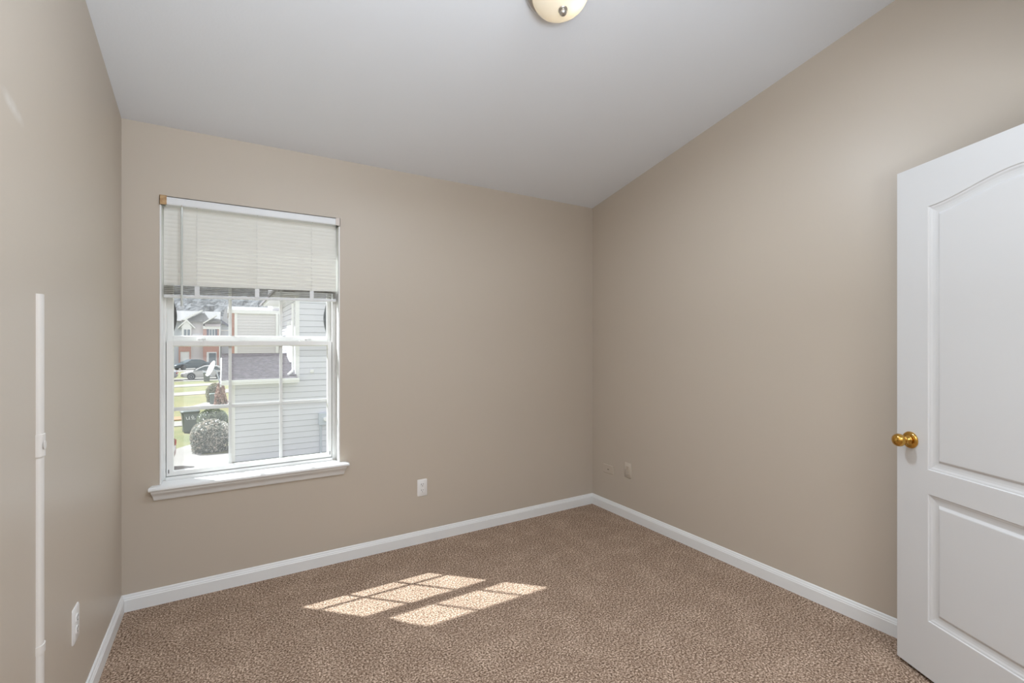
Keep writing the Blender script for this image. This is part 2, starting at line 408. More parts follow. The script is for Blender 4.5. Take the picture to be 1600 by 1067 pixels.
def slat(mb, z, ang, xs=(bx0, bx1), w=.025, y=BY):
    c, s_ = math.cos(ang), math.sin(ang); ring = []
    for i in range(5):
        u = -w / 2 + w * i / 4; k = .0016 * (1 - (2 * u / w) ** 2)
        ring.append((y + u * c - k * s_, z + u * s_ + k * c))
    low_ = [(a - .0004 * -s_, b - .0004 * c) for a, b in reversed(ring)]
    mb.prism(ring + low_, 'x', *xs)
def hang(mb):                                # the bottom hangs a little lower at the left
    mb.v = [(x, y, z + .017 * (x - .15)) for x, y, z in mb.v]; return mb
for i in range(nsl): slat(sl, zt - i * pitch - .010, R(104))
bpart(sl, 'slats', M['blind'])
sk = MB()
for i in range(14): slat(sk, 1.634 - i * .0032, R(5 if i % 3 else 1), y=BY + .001 * (i % 2))
bpart(hang(sk), 'gathered_slats', M['stack'], label='gathered grey brown slats at the bottom')
bpart(hang(MB().bevbox(bx0 - .001, bx1 + .001, BY - .012, BY + .016, 1.573, 1.588, .003)), 'bottom_rail', M['rail'])
cords = (-.130, .152, .439)
for x in cords:
    c = MB(); yc = BY - .007
    for k in range(nsl):
        z = zt - k * pitch
        c.tube([(x, yc - .001, z), (x, yc - .002, z - pitch * .5)], .0012, 6)
    c.tube([(x, yc - .003, 2.038), (x, yc - .0055, 1.61)], .0006, 6)
    bpart(c, 'ladder_cord', M['cord'])
    bpart(hang(MB().box(x - .011, x + .011, BY - .0145, BY - .0125, 1.586, 1.634).box(x - .011, x + .011, BY - .0125, BY - .010, 1.630, 1.634)), 'cord_clip', M['rail'])
    bpart(MB().lathe([(.004, 0), (.004, .003), (.002, .004)], (x, HY0 + .006, 2.0425), (0, 0, -1), n=10), 'cord_guide', M['wand'])
wd = MB(); wx = -.194; wy = HY0 - .008
wd.tube([(wx, wy, 2.030), (wx, wy - .002, 1.998), (wx, wy - .004, 1.530)], 0.0052, 8)
wd.lathe([(.0055, 0), (.006, .02), (.0045, .045)], (wx, wy - .004, 1.520), (0, 0, 1), n=8)
w = bpart(wd, 'tilt_wand', M['wand'], label='clear grey plastic tilt wand')
bpart(MB().tube([(wx, HY0, 2.046), (wx, wy - .001, 2.042), (wx, wy, 2.028)], .0016, 6), 'wand_hook', M['steel'], w)

# ------------------------------------------------------------------ outlets, plates, cord cover
def wall_frame(o, pos, normal):
    n = Vector(normal); up = Vector((0, 0, 1)); x = up.cross(n)
    o.matrix_world = Matrix(((x.x, n.x * -1, 0, pos[0]), (x.y, n.y * -1, 0, pos[1]), (0, 0, 1, pos[2]), (0, 0, 0, 1)))
def outlet(pos, normal, pm, sm, label, w=.068, h=.111):
    root = empty('wall_outlet', (0, 0, 0), label=label, cat='outlet'); wall_frame(root, pos, normal)
    p = MB(); r = []
    for d, i in ((0, 0), (.003, 0), (.0055, .0035)):
        a, b = w / 2 - i, h / 2 - i; k = .004
        r.append([(-a + k, -d, -b), (a - k, -d, -b), (a, -d, -b + k), (a, -d, b - k), (a - k, -d, b), (-a + k, -d, b), (-a, -d, b - k), (-a, -d, -b + k)])
    p.loft(r); p.build('cover_plate', pm, root, smooth=30)
    for s_ in (1, -1):
        zc_ = s_ * .0195; q = MB(); ring = []
        for k in range(24):
            t = 2 * math.pi * k / 24; ring.append((max(-.0145, min(.0145, .0175 * math.cos(t))), .0165 * math.sin(t) * .85 + zc_))
        q.prism(ring, 'y', -.0055, -.0078); sk_ = q.build('socket', pm, root)
        t = MB(); t.box(-.0075, -.0052, -.0082, -.0074, zc_ + .001, zc_ + .0095); t.box(.0052, .0075, -.0082, -.0074, zc_ + .002, zc_ + .009)
        t.lathe([(.0026, 0), (.0026, .0008)], (0, -.0074, zc_ - .0065), (0, -1, 0), n=12); t.build('slots', sm, sk_)
    MB().lathe([(.003, 0), (.0025, .001), (.001, .0014)], (0, -.0055, 0), (0, -1, 0), n=12).build('screw', pm, root)
    return root
outlet((1.1175, YB, .365), (0, -1, 0), M['plate'], M['slot'], 'white double outlet on the back wall right of the window')
outlet((XL, 2.148, .374), (1, 0, 0), M['plate'], M['slot'], 'white double outlet low on left wall beside the cord cover', .074, .118)
slotb = mat('painted_over_slot', (0.22, 0.18, 0.14), 0.6)
outlet((XR, 2.585, .365), (-1, 0, 0), M['beige'], slotb, 'beige painted double outlet low on the right wall')
jp = empty('jack_plate', (0, 0, 0), label='beige painted jack plate mounted sideways in the far right corner', cat='wall plate'); wall_frame(jp, (XR, 2.795, .325), (-1, 0, 0))
p = MB(); r = []
for d, i in ((0, 0), (.003, 0), (.0055, .0035)):
    a, b = .0565 - i, .0335 - i
    r.append([(-a, -d, -b), (a, -d, -b), (a, -d, b), (-a, -d, b)])
p.loft(r); p.build('cover_plate', M['beige'], jp)
MB().box(-.009, .009, -.0075, -.0055, -.008, .008).build('jack_surround', M['beige'], jp)
MB().box(-.006, .006, -.0080, -.0072, -.005, .003).build('jack_opening', slotb, jp)
for s_ in (-1, 1): MB().lathe([(.003, 0), (.0025, .001), (.001, .0014)], (s_ * .04, -.0055, 0), (0, -1, 0), n=12).build('screw', M['beige'], jp)

cc = empty('cord_cover', (XL, 1.780, .082), label='white vertical cord cover strip running down the left wall', cat='cord cover')
def dsec(w, d, yc=1.780):
    pts = [(XL, yc - w / 2)]
    for k in range(9):
        t = math.pi * k / 8; pts.append((XL + d * (.35 + .65 * math.sin(t)), yc - w / 2 * math.cos(t) * .97))
    return pts + [(XL, yc + w / 2)]
def ccp(w, d, z0, z1, name, lab=None):
    o = MB().prism(dsec(w, d), 'z', z0, z1).build(name, M['cordcover'], None, smooth=40, origin=(XL, 1.780, .082)); o.parent = cc; o.location = (0, 0, 0)
    if lab: o['label'] = lab
    return o
ccp(.036, .012, .082, .49, 'channel'); ccp(.036, .012, .500, 1.467, 'channel')
j1 = ccp(.041, .0145, 1.022, 1.083, 'coupler', 'white joint sleeve'); ccp(.040, .0145, .484, .506, 'coupler', 'white joint sleeve')
o = MB().lathe([(.013, 0), (.013, .0006), (.0115, .0009)], (XL + .0142, 1.778, 1.052), (1, 0, 0), n=24).build('round_mark', M['cordcover'], None, origin=(XL, 1.780, .082)); o.parent = j1; o.location = (0, 0, 0)

# ------------------------------------------------------------------ door
DW, DT = .91, .035
door = empty('door_1', (2.421, .854, 0), math.atan2(-.888, -.459), kind='structure')
def arch(s):
    t = max(0, min(1, (min(s, DW - s) - .136) / .319)); return 1.868 + .052 * (t * t * (3 - 2 * t))
def top_outline(d=0):
    x0, x1 = .136 + d, DW - .136 - d
    pts = [(x0, .833 + d), (x1, .833 + d), (x1, arch(x1) - d)]
    N = 40
    for i in range(1, N):
        q_ = x1 + (x0 - x1) * i / N; pts.append((q_, arch(q_) - d))
    pts.append((x0, arch(x0) - d)); return pts
bot_outline = [(.136, .238), (DW - .136, .238), (DW - .136, .738), (.136, .738)]
def inset(poly, d):
    if len(poly) > 4: return top_outline(d)
    n = len(poly); out = []
    for i in range(n):
        p0, p1, p2 = Vector(poly[i - 1]), Vector(poly[i]), Vector(poly[(i + 1) % n])
        a = (p1 - p0).normalized(); b = (p2 - p1).normalized()
        na, nb = Vector((-a.y, a.x)), Vector((-b.y, b.x)); m = (na + nb); m = m / max(m.dot(na), .2)
        out.append(tuple(p1 + m * d))
    return out
PROF = [(0, 0), (.003, .0035), (.008, .0045), (.014, .0075), (.022, .0095), (.030, .0105), (.0345, .0105), (.043, .0035), (.046, .0025)]
D = MB()
tops, bots = top_outline(), bot_outline
outer = [(0, .015), (DW, .015), (DW, 2.043), (0, 2.043)]
for yface, sg in ((0.0, 1), (DT, -1)):
    loops = [[Vector((a, b, 0)) for a, b in L] for L in (outer, tops, bots)]
    flat = [v for L in loops for v in L]
    D.add([(v.x, yface, v.y) for v in flat], [tuple(t) for t in tessellate_polygon(loops)])
    for L in (tops, bots):
        rings = [[(a, yface + sg * dep, b) for a, b in inset(L, ins)] for ins, dep in PROF]
        D.loft(rings, cap=False)
        last = inset(L, PROF[-1][0]); tri = tessellate_polygon([[Vector((a, b, 0)) for a, b in last]])
        D.add([(a, yface + sg * PROF[-1][1], b) for a, b in last], [tuple(t) for t in tri])
for i in range(4):
    a, b = outer[i], outer[(i + 1) % 4]
    D.add([(a[0], 0, a[1]), (b[0], 0, b[1]), (b[0], DT, b[1]), (a[0], DT, a[1])], [(0, 1, 2, 3)])
import bmesh
slab = D.build('door_slab', M['door'], door, recalc=False)
bm = bmesh.new(); bm.from_mesh(slab.data); bmesh.ops.remove_doubles(bm, verts=bm.verts, dist=1e-5); bmesh.ops.recalc_face_normals(bm, faces=bm.faces); bm.to_mesh(slab.data); bm.free()
def knob(y0, d):
    k = MB().lathe([(.034, 0), (.0345, .002), (.033, .006), (.029, .009), (.024, .0105), (.0185, .011), (.0165, .013), (.0145, .017), (.0118, .021), (.0112, .026), (.0125, .031)], (.062, y0, .935), (0, d, 0), n=40)
    rz = k.build('knob_rose', M['brass'], door, smooth=35)
    b = MB().lathe([(.012, .030), (.0185, .0325), (.0205, .0345), (.0190, .0365), (.0225, .040), (.0255, .046), (.0262, .052), (.0250, .058), (.0215, .064), (.0155, .0685), (.008, .071), (.0005, .072)], (.062, y0, .935), (0, d, 0), n=40)
    b.build('knob', M['brass'], rz, smooth=60)
knob(0, -1); knob(DT, 1)
MB().box(-.0008, .0005, .006, DT - .006, .905, .965).build('latch_plate', M['brass'], door)
for z in (.2, 1.02, 1.82):
    MB().lathe([(.006, 0), (.006, .09)], (DW + .006, .004, z), (0, 0, 1), n=12).build('hinge', M['brass'], door, smooth=40)

# ------------------------------------------------------------------ ceiling light
nrm = Vector((0, -SL, -1)).normalized()
lc = Vector((1.142, 1.514, zc(1.514)))
cl = empty('ceiling_light', lc, label='round cream glass dome light with metal finial on the sloped ceiling', cat='ceiling light')
q = nrm.to_track_quat('Z', 'Y'); cl.rotation_mode = 'QUATERNION'; cl.rotation_quaternion = q
MB().lathe([(.060, 0), (.136, .0), (.138, .004), (.137, .012), (.131, .020), (.126, .023), (.125, .027), (.118, .031), (.112, .032), (.060, .033)], n=64).build('pan', M['steel'], cl, smooth=40)
dm = []
for i in range(19):
    t = i / 18 * math.pi / 2; dm.append((.112 * math.cos(t), .040 + .070 * math.sin(t)))
prof = [(.112, .030), (.1145, .034), (.114, .038)] + dm[1:] + [(max(a - .003, 0), b - .003) for a, b in reversed(dm)] + [(.108, .030)]
MB().lathe(prof, n=64, cap=False).build('dome', M['dome'], cl, smooth=60)
fin = MB().lathe([(.0185, .109), (.0188, .112), (.016, .115), (.0125, .116), (.0125, .119), (.0145, .122), (.0145, .126), (.011, .131), (.005, .134), (.0005, .1345)], n=32).build('finial', M['steel'], cl, smooth=45)
inv = cl.rotation_quaternion.inverted()
bp = inv @ Vector((.8545 * .045, -.5195 * .045, 0)); 
MB().lathe([(.012, 0), (.012, .01), (.020, .022), (.023, .032), (.020, .044), (.010, .052), (.0005, .054)], (bp.x, bp.y, .031), (0, 0, 1), n=24).build('bulb', M['bulb'], cl, smooth=60)

ld = bpy.data.lights.new('lamp_glow', 'AREA'); lo = bpy.data.objects.new('lamp_glow', ld); COL.objects.link(lo)
ld.shape = 'DISK'; ld.size = .20; ld.energy = 20; ld.color = COOL
lo.parent = cl; lo.location = (0, 0, .142); lo.rotation_euler = (math.pi, 0, 0)

# ================================================================== outside the window
GZ = -2.75
def gslab(name, pts, m, z=GZ, t=.03, zt=None):
    o = MB().prism(pts, 'z', z - .2 if zt is None else zt, z + t).build(name, m); return tag(o, kind='structure')
lawn = MB().box(-70, 70, 3.2, 240, GZ - .3, GZ).build('lawn', M['grass']); tag(lawn, kind='structure')
def apron(name, pts): return gslab(name, pts, M['concrete'])
# driveways and walks of the row, one slab each
cur = [(-9, 16.2), (0.19, 16.2), (0.19, 20.0), (0.1, 20.05), (-.72, 20.2), (-.85, 21.2), (-1.0, 22.55), (-1.25, 22.35), (-1.75, 21.6), (-2.6, 20.9), (-4, 20.4), (-9, 20.2)]
apron('driveway', cur)
apron('driveway', [(-9, 28.0), (-1.0, 27.6), (-1.0, 29.2), (-9, 29.8)])
apron('driveway', [(-1.95, 35.3), (.3, 35.1), (.3, 38.3), (-.6, 38.0), (-1.2, 37.4)])
apron('front_walk', [(-9, 42.0), (.3, 43.9), (.3, 47.1), (-9, 43.6)])
apron('driveway', [(-12, 49.4), (3, 52.9), (3, 55.9), (-12, 51.6)])
apron('driveway', [(-12, 58.8), (6, 58.2), (6, 63.2), (-12, 62.8)])
apron('driveway', [(-16, 76), (6, 79), (6, 92), (-2, 92), (-16, 80)])
gslab('mulch_bed', [(-9, 30.3), (-1.3, 29.7), (-1.3, 30.9), (-9, 31.6)], M['mulch'], t=.05)

def thing_parts(origin):
    def part(mb, name, m, parent, label=None, **k):
        o = mb.build(name, m, None, origin=origin, **k); o.parent = parent; o.location = (0, 0, 0)
        if label: o['label'] = label
        return o
    return part

# ---- lapped siding panel facing -Y: sawtooth profile extruded along x
def siding_y(mb, x0, x1, y, z0, z1, exp=.2, lip=.022):
    prof = [(y + .12, z0)]; z = z0
    while z < z1 - 1e-4:
        zn = min(z + exp, z1); g = .011 if zn < z1 - 1e-4 else 0; prof += [(y - lip, z), (y - .004, zn - g), (y + .03, zn - g), (y + .03, zn)]; z = zn
    prof.append((y + .12, z1)); return mb.prism(prof, 'x', x0, x1)
def siding_x(mb, x, y0, y1, z0, z1, exp=.2, lip=.022):
    prof = [(x + .12, z0)]; z = z0
    while z < z1 - 1e-4:
        zn = min(z + exp, z1); g = .011 if zn < z1 - 1e-4 else 0; prof += [(x - lip, z), (x - .004, zn - g), (x + .03, zn - g), (x + .03, zn)]; z = zn
    prof.append((x + .12, z1)); return mb.prism(prof, 'y', y0, y1)

# ---- next-door house
HX = 2.17
O = (3.0, 18.5, GZ); nh = empty('neighbor_house', O, label='pale blue grey sided house with mauve shingled wing roof beside the driveway', cat='house'); P_ = thing_parts(O)
b = siding_y(MB(), .194, 11.5, 18.5, GZ + .02, -.05, .205); P_(b, 'lower_wall', M['siding'], nh)
b = siding_y(MB(), HX, 11.5, 18.5, -.05, 3.25, .215); b.box(2.4, 11.5, 18.6, 26, -.1, 3.25); P_(b, 'upper_wall', M['siding'], nh)
b = siding_x(MB(), HX, 18.62, 24.2, -.05, 3.0, .205); P_(b, 'front_wall', M['siding'], nh)
b = siding_x(MB(), .194, 18.62, 24.4, GZ + .02, -.05, .205); b.box(.3, 2.3, 18.6, 24.4, GZ, -.06); P_(b, 'wing_wall', M['siding'], nh)
P_(MB().box(.165, .275, 18.455, 18.64, GZ + .02, -.06), 'corner_board', M['xtrim'], nh)
P_(MB().box(HX - .03, HX + .10, 18.455, 18.63, .06, 3.2), 'corner_board', M['xtrim'], nh)
P_(MB().box(.2, 11.5, 18.485, 18.6, GZ - .05, GZ + .09), 'foundation', M['meter'], nh)
# wing roof: gable seen from the eave side, courses as small steps
b = MB(); ze, ye, yr, sl_ = .06, 18.12, 21.3, .245; n = 20; prof = []
for i in range(n):
    ya, yb = ye + (yr - ye) * i / n, ye + (yr - ye) * (i + 1) / n
    prof += [(ya, ze + sl_ * (ya - ye) + .035), (yb, ze + sl_ * (yb - ye))]
prof += [(yr, ze + sl_ * (yr - ye) + .03), (yr + .3, ze + sl_ * (yr - ye) - .04), (24.7, ze), (24.7, ze - .06), (yr, ze + sl_ * (yr - ye) - .12), (ye, ze - .07)]
b.prism(prof, 'x', -.12, HX - .005); P_(b, 'wing_roof', M['shingle'], nh)
b = MB().box(-.12, HX + .05, 18.06, 18.13, -.10, .055); b.box(-.12, HX + .05, 18.03, 18.07, -.03, .06); P_(b, 'gutter', M['xtrim'], nh)
P_(MB().box(.19, HX + .05, 18.1, 18.5, -.105, -.085), 'soffit', M['xtrim'], nh)
P_(MB().prism([(18.12, -.07), (yr, ze + sl_ * (yr - ye) - .13), (24.7, -.02), (24.7, -.16), (yr, ze + sl_ * (yr - ye) - .28), (18.12, -.16)], 'x', -.16, -.12), 'rake_board', M['xtrim'], nh)
# downspout in the inner corner with elbow over the roof
P_(MB().tube([(HX - .10, 18.60, 2.7), (HX - .10, 18.56, .45), (HX - .13, 18.45, .28), (HX - .28, 18.33, .17)], .045, 8), 'downspout', M['xtrim'], nh)
# upper front window, bright
b = MB().box(HX - .06, HX, 19.55, 20.95, .55, 2.12); f = P_(b, 'front_window', M['xtrim'], nh)
P_(MB().box(HX - .065, HX - .055, 19.63, 20.87, .62, 2.05), 'blind', M['white'], f)
# main roof, overhanging front eave with soffit and fascia
P_(MB().prism([(18.2, 2.98), (24.6, 2.98), (24.6, 3.06), (18.2, 3.06)], 'x', HX - .62, HX + .1), 'soffit', M['xtrim'], nh)
P_(MB().prism([(HX - .68, 2.96), (HX - .62, 2.96), (HX - .62, 3.2), (HX - .68, 3.2)], 'y', 18.15, 24.6), 'fascia', M['xtrim'], nh)
P_(MB().prism([(HX - .75, 3.16), (7, 5.4), (12, 3.2), (12, 3.1), (7, 5.25), (HX - .75, 3.06)], 'y', 18.1, 26.2), 'roof', M['shingle'], nh)
P_(MB().prism([(HX, 3.0), (11.5, 3.2), (7, 5.2)], 'y', 18.5, 18.6), 'gable', M['siding'], nh)
# little vent cover
P_(MB().bevbox(2.62, 2.76, 18.42, 18.5, .20, .33, .02), 'vent_cover', M['xtrim'], nh)
# electric meter on the wall
O = (3.05, 18.44, -1.55); me_ = empty('electric_meter', O, label='grey electric meter box with round glass dial on pale siding', cat='electric meter'); P_ = thing_parts(O)
P_(MB().bevbox(2.905, 3.235, 18.30, 18.474, -1.72, -1.28, .015), 'box', M['meter'], me_)
P_(MB().lathe([(.085, 0), (.085, .05), (.07, .085), (.0, .095)], (3.13, 18.30, -1.50), (0, -1, 0), n=24), 'dial', M['white'], me_, smooth=50)
P_(MB().tube([(2.985, 18.42, GZ), (2.985, 18.42, -1.71)], .038, 10), 'conduit', M['meter'], me_, smooth=40)
# satellite dish on the wing's rake
O = (-.16, 18.3, .02); sd = empty('satellite_dish', O, label='white satellite dish on the corner of the shingled wing roof', cat='satellite dish'); P_ = thing_parts(O)
axis = Vector((-.89, -.27, .37)).normalized(); c0 = Vector((-.37, 18.28, .44))
pr = [(.0, 0.0)] + [(.27 * k / 8, .055 * (k / 8) ** 2) for k in range(1, 9)]; pr += [(.265 * k / 8, .055 * (k / 8) ** 2 - .012) for k in range(8, 0, -1)] + [(0, -.012)]
P_(MB().lathe(pr, c0, axis, n=28, cap=False), 'reflector', M['white'], sd, smooth=60)
P_(MB().tube([(-.155, 18.3, -.05), (-.20, 18.3, .12), (-.26, 18.29, .36), tuple(c0 - axis * .02)], .022, 8), 'mast', M['meter'], sd, smooth=40)
P_(MB().tube([tuple(c0 + Vector((0, 0, -.24))), tuple(c0 + axis * .3 + Vector((0, 0, -.15)))], .012, 6), 'feed_arm', M['meter'], sd)

# ---- house beyond, seen by its side wall
O = (2, 36, GZ); mh = empty('side_house', O, label='tall cream side wall of the house behind the mauve shingled roof', cat='house'); P_ = thing_parts(O)
P_(siding_y(MB(), .50, 10, 36, GZ, 3.25, .19, .012).box(.7, 10, 36.1, 44, GZ, 3.2), 'side_wall', M['cream'], mh)
P_(MB().box(.34, .52, 36.0, 44, GZ, 3.2), 'brick_front', M['brick'], mh)
P_(MB().box(.50, .66, 35.95, 36.05, GZ, 3.22), 'corner_board', M['xtrim'], mh)
P_(MB().prism([(.1, 3.2), (10.2, 3.2), (10.2, 3.42), (.1, 3.42)], 'y', 35.86, 35.98), 'fascia', M['xtrim'], mh)
P_(MB().prism([(35.9, 3.36), (40, 3.9), (44.2, 3.3), (44.2, 3.2), (35.9, 3.25)], 'x', .12, 10.2), 'roof', M['lightroof'], mh)
P_(MB().box(2.93, 3.10, 35.84, 35.97, GZ, 3.2).box(3.2, 3.32, 35.84, 35.97, GZ, 3.95), 'downspout', M['xtrim'], mh)
b = MB().box(2.75, 2.82, 35.8, 35.9, 3.55, 4.25).box(3.28, 3.36, 35.8, 35.9, 3.5, 4.25).box(2.82, 3.28, 35.82, 35.9, 3.62, 3.72); P_(b, 'porch_rail', M['xtrim'], mh)
P_(MB().box(2.8, 9, 37, 41, 3.3, 5.6), 'upper_storey', M['cream'], mh)
P_(MB().box(2.95, 3.55, 36.93, 37.0, 4.06, 4.16), 'shutter', M['shutter'], mh)

# ---- terrace across the gardens
def gable_y(mb, x0, x1, y, z0, zp, d):  # triangular gable facing -Y
    return mb.prism([(x0, z0), (x1, z0), ((x0 + x1) / 2, zp)], 'y', y, y + d)
O = (-6.5, 96, GZ); h1 = empty('terraced_house', O, label='grey far house with a white gabled dormer and white garage door', cat='house'); P_ = thing_parts(O)
P_(MB().box(-14, -6.53, 96, 104, GZ, 4.85), 'wall', M['greys'], h1)
P_(MB().box(-6.53, -5.03, 95.8, 104, GZ, 4.85), 'garage_wall', M['greys'], h1)
b = MB().prism([(-6.66, GZ), (-6.44, GZ), (-6.44, -.37), (-5.2, -.37), (-5.2, GZ), (-4.98, GZ), (-4.98, .6), (-5.3, .95), (-5.8, 1.08), (-6.3, .95), (-6.66, .6)], 'y', 95.6, 95.79); P_(b, 'brick_surround', M['brick'], h1)
P_(MB().box(-6.44, -5.2, 95.7, 95.85, GZ, -.37), 'garage_door', M['white'], h1)
P_(MB().lathe([(.16, 0), (.16, .05), (0, .06)], (-5.8, 95.6, .72), (0, -1, 0), n=16), 'round_lamp', M['white'], h1)
P_(MB().box(-5.03, -3.255, 95.9, 104, GZ, 4.85), 'side_wall', M['cream'], h1)
P_(MB().box(-5.1, -4.85, 95.8, 96.0, GZ, 1.9), 'corner_board', M['xtrim'], h1)
b = gable_y(MB(), -6.35, -4.75, 95.2, 3.65, 4.95, .9); b.box(-6.2, -4.9, 95.25, 96.1, 2.2, 3.66); P_(b, 'dormer', M['white'], h1)
P_(MB().prism([(-6.75, 3.45), (-5.55, 4.75), (-4.35, 3.45), (-4.35, 3.7), (-5.55, 5.05), (-6.75, 3.7)], 'y', 95.0, 96.2), 'dormer_roof', M['xtrim'], h1)
fw = P_(MB().box(-6.0, -5.0, 95.18, 95.26, 2.25, 3.45), 'window', M['xtrim'], h1)
P_(MB().box(-5.92, -5.56, 95.15, 95.19, 2.3, 3.35).box(-5.44, -5.08, 95.15, 95.19, 2.3, 3.35), 'pane', M['pane'], fw)
P_(MB().prism([(95.3, 4.75), (101, 6.75), (104.5, 5), (104.5, 4.7), (101, 6.4), (95.3, 4.55)], 'x', -14, -3.28), 'roof', M['lightroof'], h1)
P_(MB().prism([(-6.3, 4.9), (-3.6, 6.6), (-3.3, 6.6), (-5.8, 4.85)], 'y', 95.0, 100), 'valley_flashing', M['xtrim'], h1)
P_(MB().prism([(95.0, 2.3), (96, 2.75), (96, 2.65), (95.0, 2.2)], 'x', -4.8, -3.28), 'porch_roof', M['white'], h1)
O = (-2, 95, GZ); h2 = empty('terraced_house', O, label='far red brick house front with pink gable roof and grey entrance', cat='house'); P_ = thing_parts(O)
P_(MB().box(-3.25, -.9, 95, 104, GZ, 3.85), 'brick_wall', M['brick'], h2)
P_(MB().box(-3.24, -.75, 94.85, 95.1, 3.45, 3.95), 'fascia', M['xtrim'], h2)
P_(MB().prism([(94.7, 3.9), (97.5, 5.5), (100, 3.9)], 'x', -3.0, -.76), 'gable_roof', mat('pink_shingle', (.58, .52, .53), .9), h2)
P_(MB().prism([(-3.24, 4.5), (-1.3, 5.9), (-1.3, 5.7), (-3.24, 4.3)], 'y', 94.4, 97), 'rake_board', M['xtrim'], h2)
P_(MB().prism([(95.3, 4.75), (101, 6.75), (104.5, 5), (104.5, 4.7), (101, 6.4), (95.3, 4.55)], 'x', -3.24, -.76), 'main_roof', M['lightroof'], h2)
P_(MB().prism([(-4.9, 3.4), (-3.3, 4.5), (-3.3, 4.3), (-4.7, 3.3)], 'y', 94.6, 95.2), 'rake_board', M['xtrim'], h1)
f = P_(MB().box(-2.40, -1.54, 94.9, 95.05, 2.1, 3.44), 'window', M['white'], h2)
P_(MB().box(-2.32, -2.02, 94.87, 94.92, 2.15, 3.4).box(-1.92, -1.62, 94.87, 94.92, 2.15, 3.4), 'pane', M['pane'], f)
for x in (-2.72, -1.54): P_(MB().box(x, x + .32, 94.92, 95.02, 2.1, 3.44), 'shutter', M['shutter'], h2)
f = P_(MB().box(-2.75, -1.3, 94.85, 95.05, GZ, -.45), 'entrance_frame', M['white'], h2)
P_(MB().box(-2.42, -1.4, 94.8, 94.9, GZ, -.62), 'entrance_opening', M['pane'], f)
P_(MB().lathe([(.16, 0), (.16, .05), (0, .06)], (-2.0, 95, .75), (0, -1, 0), n=16), 'round_lamp', M['white'], h2)
P_(MB().box(-.95, -.76, 94.9, 95.1, GZ, 3.5), 'corner_board', M['xtrim'], h2)
O = (.5, 97, GZ); h3 = empty('terraced_house', O, label='far pale grey house with a white hipped roof right of the brick one', cat='house'); P_ = thing_parts(O)
P_(MB().box(-.68, 6, 97, 104, GZ, 4.3), 'wall', M['greys'], h3)
b = MB(); b.add([(-.7, 96.5, 4.25), (6.4, 96.5, 4.25), (6.4, 104.5, 4.25), (-.7, 104.5, 4.25), (-.1, 99, 7.2), (5.5, 99, 7.2)], [(0, 1, 5, 4), (1, 2, 5), (2, 3, 4, 5), (3, 0, 4), (3, 2, 1, 0)]); P_(b, 'hip_roof', M['lightroof'], h3)
P_(MB().prism([(-.7, 4.9), (.35, 3.9), (.5, 4.2), (-.7, 5.2)], 'y', 96.2, 96.5), 'dark_rake', M['shutter'], h3)
P_(MB().box(-.68, 6, 96.8, 97, 3.2, 3.4), 'band_board', M['xtrim'], h3)

# ---- wooded hill far behind
rnd = random.Random(4)
from mathutils import noise as mnoise
hv, hf = [], []; nx, ny = 150, 46
for j in range(ny):
    for i in range(nx):
        x = -75 + 150 * i / (nx - 1); y = 122 + 120 * j / (ny - 1); u = j / (ny - 1)
        z = GZ + 5 + 30 * min(1, u * 1.4)
        if j == 0: z = GZ - .2
        else: z += 1.0 * mnoise.noise((x * .22, y * .22, 0)) + .8 * mnoise.noise((x * .6, y * .6, 3)) + .5 * mnoise.noise((x * 1.3, y * 1.3, 8))
        hv.append((x, y, z))
for j in range(ny - 1):
    for i in range(nx - 1): hf.append((j * nx + i, j * nx + i + 1, (j + 1) * nx + i + 1, (j + 1) * nx + i))
tag(MB().add(hv, hf).build('bare_woodland', M['woods'], recalc=False), 'grey leafless woodland rising behind the far roofs', 'woodland', kind='stuff')

# ---- shrubs: core mass plus leaf blades
def shrub(name, label, cx, cy, rx, ry, h, leafm, n, ls, seed, box=.0, z0=GZ, cone=False):
    rr = random.Random(seed); root = empty(name, (cx, cy, z0), label=label, cat='shrub')
    P_ = thing_parts((cx, cy, z0))
    def hull(t, v):  # t angle, v 0..1 height
        if cone: k = (1 - v) ** .55 * (.75 + .25 * math.sin(5 * t + 9 * v)) + .06
        else: k = (max(0, 1 - (2 * v - .85) ** 4) ** .5) if v > .42 else .90 + .10 * v / .42
        c, s_ = math.cos(t), math.sin(t); q = max(abs(c), abs(s_)) ** box
        w = 1 + .07 * mnoise.noise((c * 2.2, s_ * 2.2, v * 3 + seed))
        return Vector((cx + rx * k * c / q * w, cy + ry * k * s_ / q * w, z0 + .03 + v * h))
    rings = [[tuple(hull(2 * math.pi * i / 28, v * .985) * .9 + Vector((cx, cy, z0 + h * .45)) * .1) for i in range(28)] for v in [k / 14 for k in range(15)]]
    rings[0] = [(a, b, z0) for a, b, c in rings[0]]
    P_(MB().loft(rings), 'inner_mass', M['core'], root, smooth=80)
    mb = MB()
    for k in range(n):
        v = rr.random() ** .8; t = rr.random() * 2 * math.pi
        if not cone and rr.random() < .35:   # top cap
            rad = rr.random() ** .5; p = hull(t, .93 - .03 * rr.random()); p = Vector((cx + (p.x - cx) * rad * 1.25, cy + (p.y - cy) * rad * 1.25, z0 + h * (1.0 - .10 * rad ** 3) + .02 * rr.random()))
        else: p = hull(t, v * .95)
        d = Vector((rr.uniform(-1, 1), rr.uniform(-1, 1), rr.uniform(-.6, 1))).normalized(); e = d.cross(Vector((rr.uniform(-1, 1), rr.uniform(-1, 1), rr.uniform(-1, 1)))).normalized()
        l, w = ls * rr.uniform(.7, 1.4), ls * .42
        mb.add([p - d * l * .5, p + e * w * .5, p + d * l * .5, p - e * w * .5], [(0, 1, 2, 3)])
    P_(mb, 'foliage', leafm, root, recalc=False)
    return root
